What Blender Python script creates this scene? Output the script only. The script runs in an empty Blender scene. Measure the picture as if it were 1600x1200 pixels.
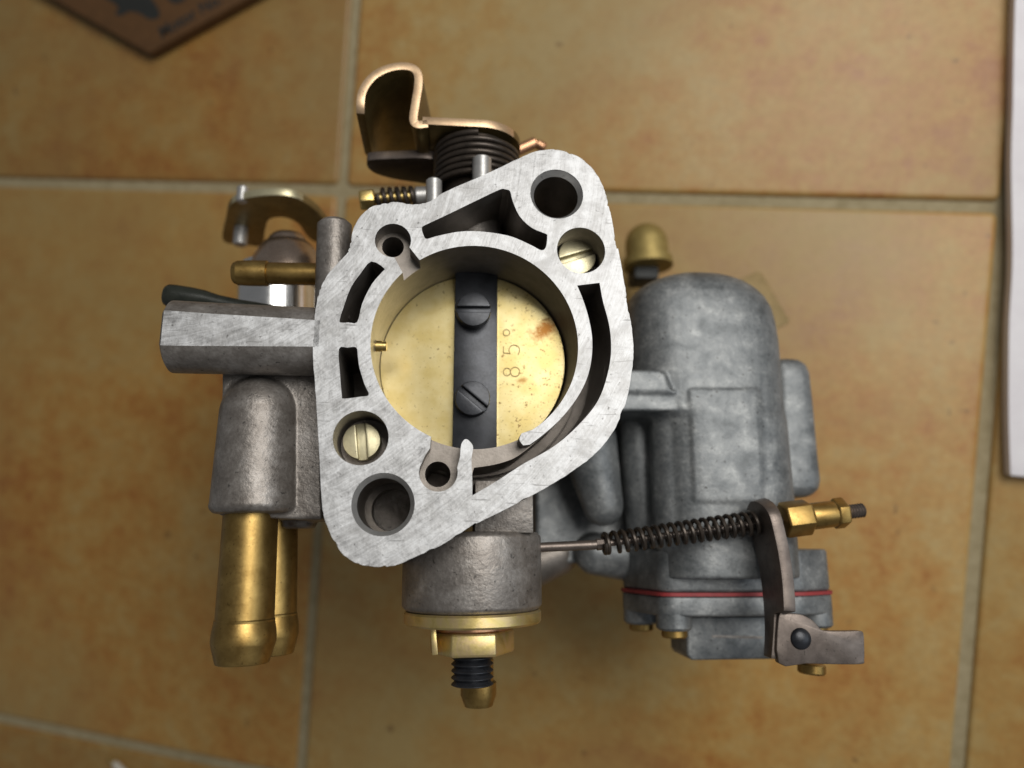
import bpy, bmesh, math, random
from mathutils import Vector, Matrix
random.seed(7)
SC = bpy.context.scene
COL = SC.collection
R = math.radians

# ------------------------------------------------------------------ camera
F = 1150.0                        # focal length in photo pixels (1600 wide)
MM = 0.001
def cn(v): return Vector(v).normalized()
# axes written in a camera frame (right, down, forward)
W_DOWN = cn((242.0 / F, 0.0, 1.0))
Zw = -W_DOWN
Yw = cn(Vector((0.075, -1.0, -0.075 * 242.0 / F)))
Yw = (Yw - Zw * Yw.dot(Zw)).normalized()
Xw = Yw.cross(Zw)
RW = Matrix((Xw, Yw, Zw))         # camera frame -> world
HF = 0.2285                       # camera height over the floor
CAMPOS = Vector((0, 0, HF))
def ray(px, py): return Vector(((px - 800) / F, (py - 600) / F, 1.0))
def Wf(px, py, z=0.0):            # point of the world at height z seen at a pixel of the photograph
    d = RW @ ray(px, py)
    return CAMPOS + d * ((z - HF) / d.z)
# the carburettor's own axes: tilted on the floor
Zc = -cn(((700 - 800) / F, (850 - 600) / F, 1.0))
Xc = cn(Vector((1, 0, 0)) - Zc * Zc.x)
Yc = Zc.cross(Xc)
D0 = F * 18.0 / 162.0             # mm from lens to flange
P0 = ray(743, 536) * D0
RC = Matrix((Xc, Yc, Zc))         # camera frame -> carburettor frame
CAML = RC @ (-P0)                 # lens in carburettor frame (mm)
def W(px, py, z):
    d = RC @ ray(px, py)
    return CAML + d * ((z - CAML.z) / d.z)
def WY(px, py, y):
    d = RC @ ray(px, py)
    return CAML + d * ((y - CAML.y) / d.y)
def WX(px, py, x):
    d = RC @ ray(px, py)
    return CAML + d * ((x - CAML.x) / d.x)
def S(px, py, z):                 # pixels per mm there
    p = W(px, py, z)
    q = RC.transposed() @ p + P0
    return F / q.z

cam = bpy.data.cameras.new('camera')
camo = bpy.data.objects.new('camera', cam)
COL.objects.link(camo)
cam.sensor_width = 36.0
cam.lens = 36.0 * F / 1600.0
cam.clip_start = 0.005
cam.clip_end = 50.0
cr = RW @ Matrix(((1, 0, 0), (0, -1, 0), (0, 0, -1)))
camo.matrix_world = Matrix.Translation(CAMPOS) @ cr.to_4x4()
cam.dof.use_dof = True
cam.dof.focus_distance = 0.129
cam.dof.aperture_fstop = 9.5
SC.camera = camo

# ------------------------------------------------------------------ light
world = bpy.data.worlds.new('World')
SC.world = world
world.use_nodes = True
bg = world.node_tree.nodes['Background']
bg.inputs['Color'].default_value = (0.95, 0.97, 1.0, 1)
bg.inputs['Strength'].default_value = 0.135
def area(name, loc, target, sx, sy, power, color):
    l = bpy.data.lights.new(name, 'AREA')
    l.shape = 'RECTANGLE'; l.size = sx; l.size_y = sy; l.energy = power; l.color = color
    o = bpy.data.objects.new(name, l)
    COL.objects.link(o)
    o.location = loc
    o.rotation_euler = (Vector(target) - Vector(loc)).to_track_quat('-Z', 'Y').to_euler()
    return o
area('window_light', (0.22, 0.27, 0.50), (0.0, 0.0, 0.0), 0.38, 0.30, 2.9, (1.0, 0.98, 0.945))
area('cool_side_fill', (1.3, 0.1, 0.8), (0.02, 0.0, 0.0), 0.7, 0.9, 3.0, (0.80, 0.90, 1.0))  # cool room fill added at the right, for the bluish cast there
SC.view_settings.view_transform = 'Standard'
SC.view_settings.look = 'None'
SC.view_settings.exposure = 0.0
SC.view_settings.gamma = 1.0

# ------------------------------------------------------------------ materials
def lin(c):
    return tuple((x / 255 / 12.92) if x / 255 < .04045 else ((x / 255 + .055) / 1.055) ** 2.4 for x in c)
class NT:
    def __init__(s, name):
        s.m = bpy.data.materials.new(name); s.m.use_nodes = True
        s.t = s.m.node_tree; s.n = s.t.nodes; s.b = s.n['Principled BSDF']
    def new(s, typ, **kw):
        x = s.n.new(typ)
        for k, v in kw.items(): setattr(x, k, v)
        return x
    def link(s, a, b): s.t.links.new(a, b)
    def coords(s, scale=1000.0, rot=(0, 0, 0), loc=(0, 0, 0)):
        tc = s.new('ShaderNodeTexCoord'); mp = s.new('ShaderNodeMapping')
        sc = scale if isinstance(scale, tuple) else (scale,) * 3
        mp.inputs['Scale'].default_value = sc; mp.inputs['Rotation'].default_value = rot
        mp.inputs['Location'].default_value = loc
        s.link(tc.outputs['Object'], mp.inputs['Vector'])
        return mp.outputs['Vector']
    def noise(s, vec, scale, detail=4, rough=.55, dist=0.0):
        x = s.new('ShaderNodeTexNoise')
        x.inputs['Scale'].default_value = scale; x.inputs['Detail'].default_value = detail
        x.inputs['Roughness'].default_value = rough; x.inputs['Distortion'].default_value = dist
        s.link(vec, x.inputs['Vector'])
        return x.outputs['Fac']
    def ramp(s, fac, stops):
        x = s.new('ShaderNodeValToRGB'); e = x.color_ramp.elements
        while len(e) < len(stops): e.new(0.5)
        for i, (p, c) in enumerate(stops):
            e[i].position = p
            c = c if isinstance(c, tuple) else (c, c, c)
            e[i].color = (*c, 1)
        s.link(fac, x.inputs['Fac'])
        return x.outputs['Color']
    def mix(s, fac, a, b, mode='MIX'):
        x = s.new('ShaderNodeMix', data_type='RGBA', blend_type=mode)
        for sock, v in ((x.inputs[0], fac), (x.inputs[6], a), (x.inputs[7], b)):
            if isinstance(v, bpy.types.NodeSocket): s.link(v, sock)
            elif isinstance(v, tuple): sock.default_value = (*v, 1)
            else: sock.default_value = v
        return x.outputs[2]
    def math(s, op, a, b=0.0, c=0.0):
        x = s.new('ShaderNodeMath', operation=op)
        for i, v in enumerate((a, b, c)):
            if isinstance(v, bpy.types.NodeSocket): s.link(v, x.inputs[i])
            else: x.inputs[i].default_value = v
        return x.outputs[0]
    def bump(s, h, strength, dist=0.1 * MM, prev=None):
        x = s.new('ShaderNodeBump')
        x.inputs['Strength'].default_value = strength; x.inputs['Distance'].default_value = dist
        s.link(h, x.inputs['Height'])
        if prev is not None: s.link(prev, x.inputs['Normal'])
        return x.outputs['Normal']
    def out(s, color=None, rough=None, normal=None, metallic=None, spec=None):
        for k, v in (('Base Color', color), ('Roughness', rough), ('Normal', normal), ('Metallic', metallic), ('Specular IOR Level', spec)):
            if v is None: continue
            if isinstance(v, bpy.types.NodeSocket): s.link(v, s.b.inputs[k])
            elif isinstance(v, tuple): s.b.inputs[k].default_value = (*v, 1)
            else: s.b.inputs[k].default_value = v
        return s.m

def cast_metal(name, stops, metallic, rough, nsc=.25, fine=2.2, bump=.35, pits=0.0):
    t = NT(name); v = t.coords()
    n1 = t.noise(v, nsc, 6, .62, .4); n2 = t.noise(v, fine, 4, .6)
    f = t.math('ADD', t.math('MULTIPLY', n1, .72), t.math('MULTIPLY', n2, .28))
    c = t.ramp(f, stops)
    if pits:
        sp = t.noise(v, fine * .8, 2, .5)
        c = t.mix(t.ramp(sp, [(.66, 0.0), (.74, pits)]), c, (.03, .028, .025))
    r = t.math('ADD', t.math('MULTIPLY', n2, .22), rough - .11)
    nm = t.bump(n2, bump, .12 * MM)
    nm = t.bump(t.noise(v, .7, 3), bump * .5, .35 * MM, nm)
    return t.out(c, r, nm, metallic)

def smooth_metal(name, c1, c2, metallic, rough, nsc=.4, bump=.08, streak=None):
    t = NT(name); v = t.coords()
    n1 = t.noise(v, nsc, 5, .6, .3)
    c = t.ramp(n1, [(.3, c1), (.7, c2)])
    sv = t.coords(streak) if streak else v
    n2 = t.noise(sv, 3.0, 3)
    sp = t.noise(v, 1.6, 3)
    c = t.mix(t.ramp(sp, [(.64, 0.0), (.72, .55)]), c, tuple(x * .35 for x in c1))
    r = t.math('ADD', t.math('MULTIPLY', n2, .22), rough - .11)
    return t.out(c, r, t.bump(n2, bump, .1 * MM), metallic)

def milled_metal():
    t = NT('milled_aluminium'); v = t.coords()
    sep = t.new('ShaderNodeSeparateXYZ'); t.link(v, sep.inputs[0])
    # cutter marks: arcs of a large circle
    dx = t.math('SUBTRACT', sep.outputs[0], -58.0); dy = t.math('SUBTRACT', sep.outputs[1], 40.0)
    rad = t.math('SQRT', t.math('ADD', t.math('MULTIPLY', dx, dx), t.math('MULTIPLY', dy, dy)))
    cmb = t.new('ShaderNodeCombineXYZ')
    t.link(t.math('ADD', t.math('MULTIPLY', rad, 2.6), t.math('MULTIPLY', t.noise(v, .5, 2), 2.0)), cmb.inputs[0])
    t.link(t.math('MULTIPLY', sep.outputs[0], .08), cmb.inputs[1])
    arc = t.noise(cmb.outputs[0], 1.0, 4, .7)
    patch = t.noise(v, .35, 5, .6, .5)
    fine = t.noise(t.coords((2600.0, 900.0, 1000.0), (0, 0, R(32))), .9, 4, .7)
    scr = t.noise(t.coords((300.0, 4200.0, 1000.0), (0, 0, R(-38))), .5, 2, .5, .6)
    scr2 = t.noise(t.coords((350.0, 5200.0, 1000.0), (0, 0, R(55)), (3, 9, 0)), .5, 2, .5, .8)
    f = t.math('ADD', t.math('ADD', t.math('MULTIPLY', arc, .40), t.math('MULTIPLY', patch, .42)), t.math('MULTIPLY', fine, .18))
    c = t.ramp(f, [(.35, (.20, .196, .192)), (.47, (.40, .396, .39)), (.60, (.62, .62, .618))])
    c = t.mix(t.ramp(scr, [(.665, 0.0), (.72, .75)]), c, (.17, .165, .16))
    c = t.mix(t.ramp(scr2, [(.675, 0.0), (.74, .6)]), c, (.2, .195, .19))
    c = t.mix(t.ramp(t.noise(v, .11, 5, .65, 1.0), [(.50, 0.0), (.66, .5)]), c, (.24, .232, .22))
    c = t.mix(t.ramp(t.noise(v, 1.3, 4, .65), [(.64, 0.0), (.70, .8)]), c, (.10, .095, .09))
    r = t.math('ADD', t.math('MULTIPLY', f, .6), .2)
    nm = t.bump(arc, .22, .06 * MM)
    nm = t.bump(fine, .16, .06 * MM, nm)
    nm = t.bump(t.noise(v, .3, 5, .6), .45, .3 * MM, nm)
    return t.out(c, r, nm, .5)

def plate_metal(stain, stain2):
    t = NT('throttle_plate_brass'); v = t.coords()
    n = t.noise(v, .25, 4)
    br = t.noise(t.coords((200.0, 3000.0, 1000.0)), 1.0, 3)
    c = t.ramp(n, [(.35, (.70, .55, .22)), (.65, (.80, .67, .34))])
    def blot(p, rx, ry, rot, edge, col, c, amt):
        mp = t.new('ShaderNodeMapping', vector_type='TEXTURE')
        mp.inputs['Location'].default_value = (p.x, p.y, 0); mp.inputs['Rotation'].default_value = (0, 0, rot)
        mp.inputs['Scale'].default_value = (rx, ry, 1000.0)
        t.link(v, mp.inputs['Vector'])
        ln = t.new('ShaderNodeVectorMath', operation='LENGTH'); t.link(mp.outputs[0], ln.inputs[0])
        d = t.math('ADD', ln.outputs['Value'], t.math('MULTIPLY', t.math('SUBTRACT', t.noise(v, .9, 5, .7), .5), 2.2))
        m = t.ramp(t.math('MULTIPLY', d, .5), [(.15, amt), (edge * .5, 0.0)])
        return t.mix(m, c, col)
    c = blot(stain, 3.4, 1.9, R(35), 1.2, (.36, .15, .03), c, 1.0)
    c = blot(stain2, 1.5, .8, R(10), 1.0, (.36, .17, .04), c, .8)
    sx = t.new('ShaderNodeSeparateXYZ'); t.link(v, sx.inputs[0])
    wt = t.math('ADD', t.math('MULTIPLY', sx.outputs[0], .0022), t.math('MULTIPLY', t.noise(v, .16, 3), .12))
    sp = t.math('ADD', t.noise(v, 1.1, 3, .6), wt)
    c = t.mix(t.ramp(sp, [(.705, 0.0), (.76, .85)]), c, (.20, .10, .025))
    sp2 = t.math('ADD', t.noise(v, 2.6, 2, .5), wt)
    c = t.mix(t.ramp(sp2, [(.715, 0.0), (.77, .55)]), c, (.30, .17, .05))
    r = t.math('ADD', t.math('MULTIPLY', br, .10), .29)
    return t.out(c, r, t.bump(br, .012, .05 * MM), .8)

M = {}
M['milled'] = milled_metal()
M['cast'] = cast_metal('cast_aluminium', [(.3, (.12, .103, .088)), (.5, (.215, .193, .172)), (.68, (.33, .305, .28))], .6, .44, .22, 1.6, .6, .7)
M['inner'] = cast_metal('machined_bore_metal', [(.3, (.15, .13, .11)), (.7, (.27, .24, .21))], .7, .45, .3, 2.5, .2, .25)
M['zinc'] = cast_metal('grey_zinc_casting', [(.34, (.088, .094, .095)), (.45, (.138, .146, .148)), (.55, (.188, .195, .194)), (.67, (.31, .316, .308))], .45, .48, .24, 1.5, .3, .7)
M['brass'] = smooth_metal('aged_brass', (.25, .155, .046), (.43, .285, .095), .95, .40, .35, .1)
M['brass_bright'] = smooth_metal('bright_brass', (.62, .43, .13), (.76, .58, .24), .95, .32, .4, .08)
M['black'] = smooth_metal('blackened_steel', (.016, .017, .020), (.034, .036, .042), .4, .34, .4, .12)
M['dark'] = smooth_metal('dark_spring_steel', (.035, .028, .022), (.075, .058, .045), .6, .36, .5, .1)
M['brown'] = smooth_metal('brown_plated_steel', (.11, .088, .075), (.19, .155, .132), .7, .40, .4, .1)
M['chrome'] = smooth_metal('bright_plated_steel', (.80, .79, .77), (.88, .87, .85), 1.0, .2, .3, .02)
M['steel'] = smooth_metal('dull_grey_steel', (.40, .39, .375), (.52, .51, .49), .7, .4, .5, .1)
M['copper'] = smooth_metal('copper_washer_metal', (.50, .25, .14), (.62, .35, .20), .9, .36, .5, .1)
M['red'] = smooth_metal('red_gasket_fibre', (.20, .02, .022), (.30, .03, .03), 0.0, .6, .6, .1)
M['olive_rod'] = smooth_metal('greenish_black_rubber', (.012, .014, .010), (.026, .028, .021), .1, .33, .5, .1)
def zinc_yellow():
    t = NT('yellow_passivated_steel'); v = t.coords()
    n = t.noise(v, .22, 4, .6, .8); f = t.noise(v, 3.0, 3)
    c = t.ramp(n, [(.30, (.52, .38, .13)), (.45, (.64, .50, .20)), (.56, (.64, .48, .25)), (.68, (.58, .46, .17))])
    r = t.math('ADD', t.math('MULTIPLY', f, .2), .26)
    return t.out(c, r, t.bump(f, .15, .06 * MM), .85)
M['yellow'] = zinc_yellow()
M['olive'] = smooth_metal('olive_sheet_shaded', (.14, .10, .036), (.23, .17, .07), .85, .38, .3, .1)  # passivated sheet, darkened for the dark surroundings its faces reflect
M['edge'] = smooth_metal('copper_pink_lit_edge', (.54, .37, .225), (.66, .47, .29), .8, .42, .5, .15)  # pinkish plating, brightened where the edges catch the light
M['olive_pale'] = smooth_metal('pale_olive_sheet', (.22, .17, .075), (.32, .25, .115), .8, .42, .3, .1)
M['floor_tint'] = smooth_metal('floor_tinted_cap', (.40, .30, .23), (.52, .41, .33), .95, .26, .3, .05)  # plated cap with the floor's brown reflection put into its colour
M['edge_pale'] = smooth_metal('pale_yellow_metal', (.52, .47, .30), (.64, .58, .38), .75, .42, .5, .15)
M['edge_plate'] = smooth_metal('tan_sheet_edge', (.24, .17, .07), (.30, .21, .09), .3, .6, .4, .1)
M['dull_brass'] = smooth_metal('dull_olive_brass', (.26, .19, .06), (.36, .27, .09), .6, .55, .4, .1)
def lit_edges(o):                     # up-facing sheet edges take a lighter material: light put into their colour
    for p in o.data.polygons:
        if p.normal.z > .6: p.material_index = 1
M['engrave'] = NT('engraved_line').out((.30, .20, .075), .5, None, .6)
st1, st2 = W(850, 520, -15), W(815, 597, -15)
M['plate'] = plate_metal(st1, st2)

def tile_mat():
    t = NT('glazed_ochre_tile')
    oi = t.new('ShaderNodeObjectInfo')
    tc = t.new('ShaderNodeTexCoord')
    off = t.new('ShaderNodeVectorMath', operation='SCALE'); off.inputs[0].default_value = (7.3, 3.1, 5.7)
    t.link(oi.outputs['Random'], off.inputs['Scale'])
    add = t.new('ShaderNodeVectorMath', operation='ADD')
    t.link(tc.outputs['Object'], add.inputs[0]); t.link(off.outputs[0], add.inputs[1])
    v = add.outputs[0]
    n1 = t.noise(v, 14.0, 5, .6, .6); n2 = t.noise(v, 110.0, 6, .7); n3 = t.noise(v, 420.0, 3, .6)
    f = t.math('ADD', t.math('MULTIPLY', n1, .52), t.math('MULTIPLY', n2, .48))
    c = t.ramp(f, [(.39, (.30, .105, .017)), (.45, (.37, .18, .038)), (.52, (.40, .245, .070)), (.60, (.42, .31, .125))])
    c = t.mix(.28, c, t.ramp(n3, [(.3, (.27, .13, .035)), (.7, (.48, .29, .10))]))
    cl = t.noise(v, 7.0, 4, .55, .6)
    c = t.mix(t.ramp(cl, [(.42, 0.0), (.62, .6)]), c, (.31, .225, .092))
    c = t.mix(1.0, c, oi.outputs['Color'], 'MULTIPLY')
    c = t.mix(t.ramp(t.noise(v, 170.0, 2), [(.70, 0.0), (.76, .55)]), c, (.11, .05, .014))
    nm = t.bump(n2, .25, .5 * MM)
    nm = t.bump(n3, .15, .15 * MM, nm)
    r = t.math('ADD', t.math('MULTIPLY', n2, .2), .38)
    return t.out(c, r, nm, 0.0)
M['tile'] = tile_mat()
def simple(name, c1, c2, rough, scale, bump=.2):
    t = NT(name); v = t.coords()
    n = t.noise(v, scale, 5, .6)
    return t.out(t.ramp(n, [(.3, c1), (.7, c2)]), rough, t.bump(n, bump, .3 * MM), 0.0)
M['grout'] = simple('grey_grout', (.25, .20, .105), (.34, .28, .165), .85, .35, .5)
M['card'] = simple('brown_cardboard', (.082, .036, .008), (.11, .048, .012), .7, .25, .15)
M['ink'] = simple('black_print', (.012, .013, .011), (.02, .02, .017), .6, .4, .05)
M['paper'] = simple('white_paper', (.74, .70, .72), (.82, .79, .80), .7, .12, .15)
M['pen'] = simple('pale_grey_plastic', (.42, .39, .32), (.52, .48, .40), .4, .3, .05)

# ------------------------------------------------------------------ mesh helpers (mm, carburettor frame)
ZB = 96.0                         # height of the flange over the base Empty
class B:
    def __init__(s): s.v = []; s.f = []; s.fm = []
    def add(s, vs, fs, m=0):
        o = len(s.v); s.v += [Vector(v) for v in vs]
        for f in fs: s.f.append(tuple(o + i for i in f)); s.fm.append(m)
        return s
    def loft(s, rings, m=0, cap0=True, cap1=True, closed=True):
        n = len(rings[0]); vs = [p for r in rings for p in r]; fs = []
        for i in range(len(rings) - 1):
            for j in range(n if closed else n - 1):
                k = (j + 1) % n
                fs.append((i * n + j, i * n + k, (i + 1) * n + k, (i + 1) * n + j))
        if cap0: fs.append(tuple(range(n - 1, -1, -1)))
        if cap1: fs.append(tuple((len(rings) - 1) * n + j for j in range(n)))
        return s.add(vs, fs, m)
    def lathe(s, p, d, prof, seg=40, m=0, phase=0.0, cap0=True, cap1=True):
        d = Vector(d).normalized(); p = Vector(p)
        a = Vector((0, 0, 1)) if abs(d.z) < .9 else Vector((1, 0, 0))
        u = (a - d * a.dot(d)).normalized(); w = d.cross(u)
        rings = [[p + d * t + (u * math.cos(phase + 2 * math.pi * j / seg) + w * math.sin(phase + 2 * math.pi * j / seg)) * max(r, 1e-3)
                  for j in range(seg)] for t, r in prof]
        return s.loft(rings, m, cap0, cap1)
    def cyl(s, p, q, r, seg=40, m=0, ch=.25, phase=0.0):
        p, q = Vector(p), Vector(q); L = (q - p).length
        return s.lathe(p, q - p, [(0, r - ch), (ch, r), (L - ch, r), (L, r - ch)], seg, m, phase)
    def tube(s, path, r, seg=8, m=0, caps=True):
        path = [Vector(p) for p in path]; rings = []; u = None
        for i, p in enumerate(path):
            t = (path[min(i + 1, len(path) - 1)] - path[max(i - 1, 0)]).normalized()
            if u is None:
                a = Vector((0, 0, 1)) if abs(t.z) < .9 else Vector((1, 0, 0)); u = a - t * a.dot(t)
            u = (u - t * u.dot(t)).normalized(); w = t.cross(u)
            rr = r[i] if isinstance(r, (list, tuple)) else r
            rings.append([p + (u * math.cos(2 * math.pi * j / seg) + w * math.sin(2 * math.pi * j / seg)) * rr for j in range(seg)])
        return s.loft(rings, m, caps, caps)
    def sheet(s, poly, vec, m=0):
        poly = [Vector(p) for p in poly]; vec = Vector(vec); n = len(poly)
        return s.loft([poly, [p + vec for p in poly]], m)
    def box(s, c, hx, hy, hz, rot=None, m=0):
        c = Vector(c); rot = rot or Matrix.Identity(3)
        vs = [c + rot @ Vector((x * hx, y * hy, z * hz)) for z in (-1, 1) for x, y in ((-1, -1), (1, -1), (1, 1), (-1, 1))]
        return s.add(vs, [(3, 2, 1, 0), (4, 5, 6, 7), (0, 1, 5, 4), (1, 2, 6, 5), (2, 3, 7, 6), (3, 0, 4, 7)], m)
    def mesh(s, name, mats, bevel=0.0, segs=2, angle=38, off=ZB, scale=MM):
        me = bpy.data.meshes.new(name)
        me.from_pydata([(v.x * scale, v.y * scale, (v.z + off) * scale) for v in s.v], [], s.f)
        for m in mats: me.materials.append(m)
        for p, i in zip(me.polygons, s.fm): p.material_index = i
        bm = bmesh.new(); bm.from_mesh(me)
        bmesh.ops.recalc_face_normals(bm, faces=bm.faces)
        if bevel:
            bm.normal_update()
            es = [e for e in bm.edges if len(e.link_faces) == 2 and e.calc_face_angle(0) > R(angle)]
            bmesh.ops.bevel(bm, geom=es, offset=bevel * scale, segments=segs, profile=.5, affect='EDGES', clamp_overlap=True)
            bmesh.ops.recalc_face_normals(bm, faces=bm.faces)
        bm.to_mesh(me); bm.free()
        me.shade_smooth(); me.set_sharp_from_angle(angle=R(angle))
        return me
    def build(s, name, mats, parent=None, bevel=0.0, segs=2, angle=38, off=ZB, scale=MM):
        if not isinstance(mats, (list, tuple)): mats = [mats]
        o = bpy.data.objects.new(name, s.mesh(name, mats, bevel, segs, angle, off, scale))
        COL.objects.link(o); o.parent = parent
        return o
def tag(o, label=None, cat=None, kind=None, group=None):
    for k, v in (('label', label), ('category', cat), ('kind', kind), ('group', group)):
        if v: o[k] = v
    return o
def catmull(pts, n=6, closed=False):
    P = [Vector(p) for p in pts]; N = len(P); out = []
    for i in range(N if closed else N - 1):
        a, b, c, d = (P[(i - 1) % N], P[i], P[(i + 1) % N], P[(i + 2) % N]) if closed else (P[max(i - 1, 0)], P[i], P[i + 1], P[min(i + 2, N - 1)])
        for k in range(n):
            t = k / n
            out.append(.5 * ((2 * b) + (c - a) * t + (2 * a - 5 * b + 4 * c - d) * t * t + (3 * b - a - 3 * c + d) * t ** 3))
    if not closed: out.append(P[-1])
    return out
def helix(p, q, r, turns, per=20, r2=None):
    p, q = Vector(p), Vector(q); d = (q - p).normalized()
    a = Vector((0, 0, 1)) if abs(d.z) < .9 else Vector((1, 0, 0))
    u = (a - d * a.dot(d)).normalized(); w = d.cross(u); n = int(turns * per)
    return [p + (q - p) * (i / n) + (u * math.cos(2 * math.pi * i / per) + w * math.sin(2 * math.pi * i / per)) * (r + ((r2 or r) - r) * i / n) for i in range(n + 1)]
def px(pts, z, jit=0.0):
    o = []
    for x, y in pts:
        p = W(x, y, z)
        o.append(p + Vector((random.uniform(-jit, jit), random.uniform(-jit, jit), 0)))
    return o
def circ(c, r, n=48, a0=0.0, a1=2 * math.pi, closed=True):
    return [Vector((c.x + r * math.cos(a0 + (a1 - a0) * i / n), c.y + r * math.sin(a0 + (a1 - a0) * i / n), c.z)) for i in range(n if closed else n + 1)]
def holed_prism(b, loops, z0, z1, m=0):        # flat plate with holes; loops in mm
    cu = bpy.data.curves.new('tmp', 'CURVE'); cu.dimensions = '2D'; cu.fill_mode = 'BOTH'; cu.extrude = (z1 - z0) / 2
    for L in loops:
        sp = cu.splines.new('POLY'); sp.points.add(len(L) - 1); sp.use_cyclic_u = True
        for q, p in zip(sp.points, L): q.co = (p.x, p.y, 0, 1)
    ob = bpy.data.objects.new('tmp', cu); COL.objects.link(ob)
    dg = bpy.context.evaluated_depsgraph_get(); dg.update()
    me = bpy.data.meshes.new_from_object(ob.evaluated_get(dg))
    zc = (z0 + z1) / 2
    bm = bmesh.new(); bm.from_mesh(me); bmesh.ops.remove_doubles(bm, verts=bm.verts, dist=1e-4)
    bm.verts.index_update()
    b.add([v.co + Vector((0, 0, zc)) for v in bm.verts], [tuple(v.index for v in f.verts) for f in bm.faces], m)
    bm.free(); bpy.data.objects.remove(ob); bpy.data.curves.remove(cu); bpy.data.meshes.remove(me)
def slotted(b, c, r, h, ang, sw, sd, m=0, dome=.0):      # cheese head: full disc below, two halves above the slot; c = centre of the top
    c = Vector(c)
    b.lathe(c - Vector((0, 0, h)), (0, 0, 1), [(0, r * .98), (h - sd, r)], 40, m)
    for sgn in (1, -1):
        a = math.asin(sw / 2 / r)
        pts = [Vector((r * math.cos(t), r * math.sin(t), 0)) for t in [a + (math.pi - 2 * a) * i / 20 for i in range(21)]]
        rot = Matrix.Rotation(ang + (0 if sgn > 0 else math.pi), 3, 'Z')
        lo = [c + rot @ p - Vector((0, 0, sd)) for p in pts]
        mid = [c + rot @ p - Vector((0, 0, .25)) for p in pts]
        cen = sum(pts, Vector()) / len(pts)
        hi = [c + rot @ (cen + (p - cen) * .95) + Vector((0, 0, dome)) for p in pts]
        b.loft([lo, mid, hi], m)

def fuse(o, voxel, it, mats, fac=.5):          # cast parts: unite the overlapping solids and round their inner corners
    m = o.modifiers.new('r', 'REMESH'); m.mode = 'VOXEL'; m.voxel_size = voxel * MM; m.use_smooth_shade = True
    k = o.modifiers.new('s', 'SMOOTH'); k.factor = fac; k.iterations = it
    dg = bpy.context.evaluated_depsgraph_get(); dg.update()
    me = bpy.data.meshes.new_from_object(o.evaluated_get(dg))
    o.modifiers.clear(); old = o.data; o.data = me; bpy.data.meshes.remove(old)
    me.materials.clear()
    for x in mats: me.materials.append(x)
    me.shade_smooth()
    return o
# ------------------------------------------------------------------ floor: grout bed and tiles
gx0, gx1 = Wf(533, 297).x, Wf(1573, 322).x
gy0, gy1 = Wf(0, 284).y, Wf(0, 1125).y
TW, TH = gx1 - gx0, gy0 - gy1
G = 0.0031
fl = B()
cx, cy = (gx0 + gx1) / 2, (gy0 + gy1) / 2
fl.box((cx * 1000, cy * 1000, -6.4), TW * 1500 + 20, TH * 1500 + 20, 5.0)
floor = fl.build('floor', M['grout'], None, 0, off=0)
tag(floor, 'floor of glazed ochre tiles with grey grout lines', None, 'structure')
tb = B()
n = 14
hw, hh = (TW - G) * 500, (TH - G) * 500
def tring(d, z):
    pts = []
    rc = 2.0
    for sx, sy, a0 in ((1, 1, 0), (-1, 1, 90), (-1, -1, 180), (1, -1, 270)):
        for k in range(4):
            a = R(a0 + 30 * k)
            pts.append(Vector((sx * (hw - rc) + (rc - d) * math.cos(a), sy * (hh - rc) + (rc - d) * math.sin(a), z)))
    return pts
tb.loft([tring(0, -6), tring(0, -1.5), tring(.25, -.6), tring(.7, -.15), tring(1.4, 0)])
tme = tb.mesh('tile', [M['tile']], off=0, angle=50)
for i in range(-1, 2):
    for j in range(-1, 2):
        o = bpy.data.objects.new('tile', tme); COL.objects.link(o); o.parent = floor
        sh_ = {(-1, 1): .70, (-1, 0): .90, (0, 1): .95, (0, 0): .98, (1, 0): .95, (-1, -1): .72, (0, -1): .85}.get((i, j), 1.0)  # tile tone; left and bottom tiles also darkened for the light's falloff
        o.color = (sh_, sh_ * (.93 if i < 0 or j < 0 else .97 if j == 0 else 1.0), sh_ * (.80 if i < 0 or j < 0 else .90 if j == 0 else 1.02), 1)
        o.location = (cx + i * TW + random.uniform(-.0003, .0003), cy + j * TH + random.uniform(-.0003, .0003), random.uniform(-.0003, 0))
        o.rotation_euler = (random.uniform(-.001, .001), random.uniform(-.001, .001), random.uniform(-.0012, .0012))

# ------------------------------------------------------------------ carburettor
carb = bpy.data.objects.new('carburettor', None); COL.objects.link(carb)
carb.empty_display_size = .02
RWL = RW @ RC.transposed()
base_cam = RC.transposed() @ Vector((0, 0, -ZB)) + P0
carb.matrix_world = Matrix.Translation(CAMPOS + RW @ (base_cam * MM)) @ RWL.to_4x4()
tag(carb, 'grey cast metal carburettor with brass pipes, bright flange and open throttle bore upwards', 'carburettor')
def local_to_world(p): return CAMPOS + RW @ ((RC.transposed() @ Vector(p) + P0) * MM)
FLANGE_N = RWL @ Vector((0, 0, 1))

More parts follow.
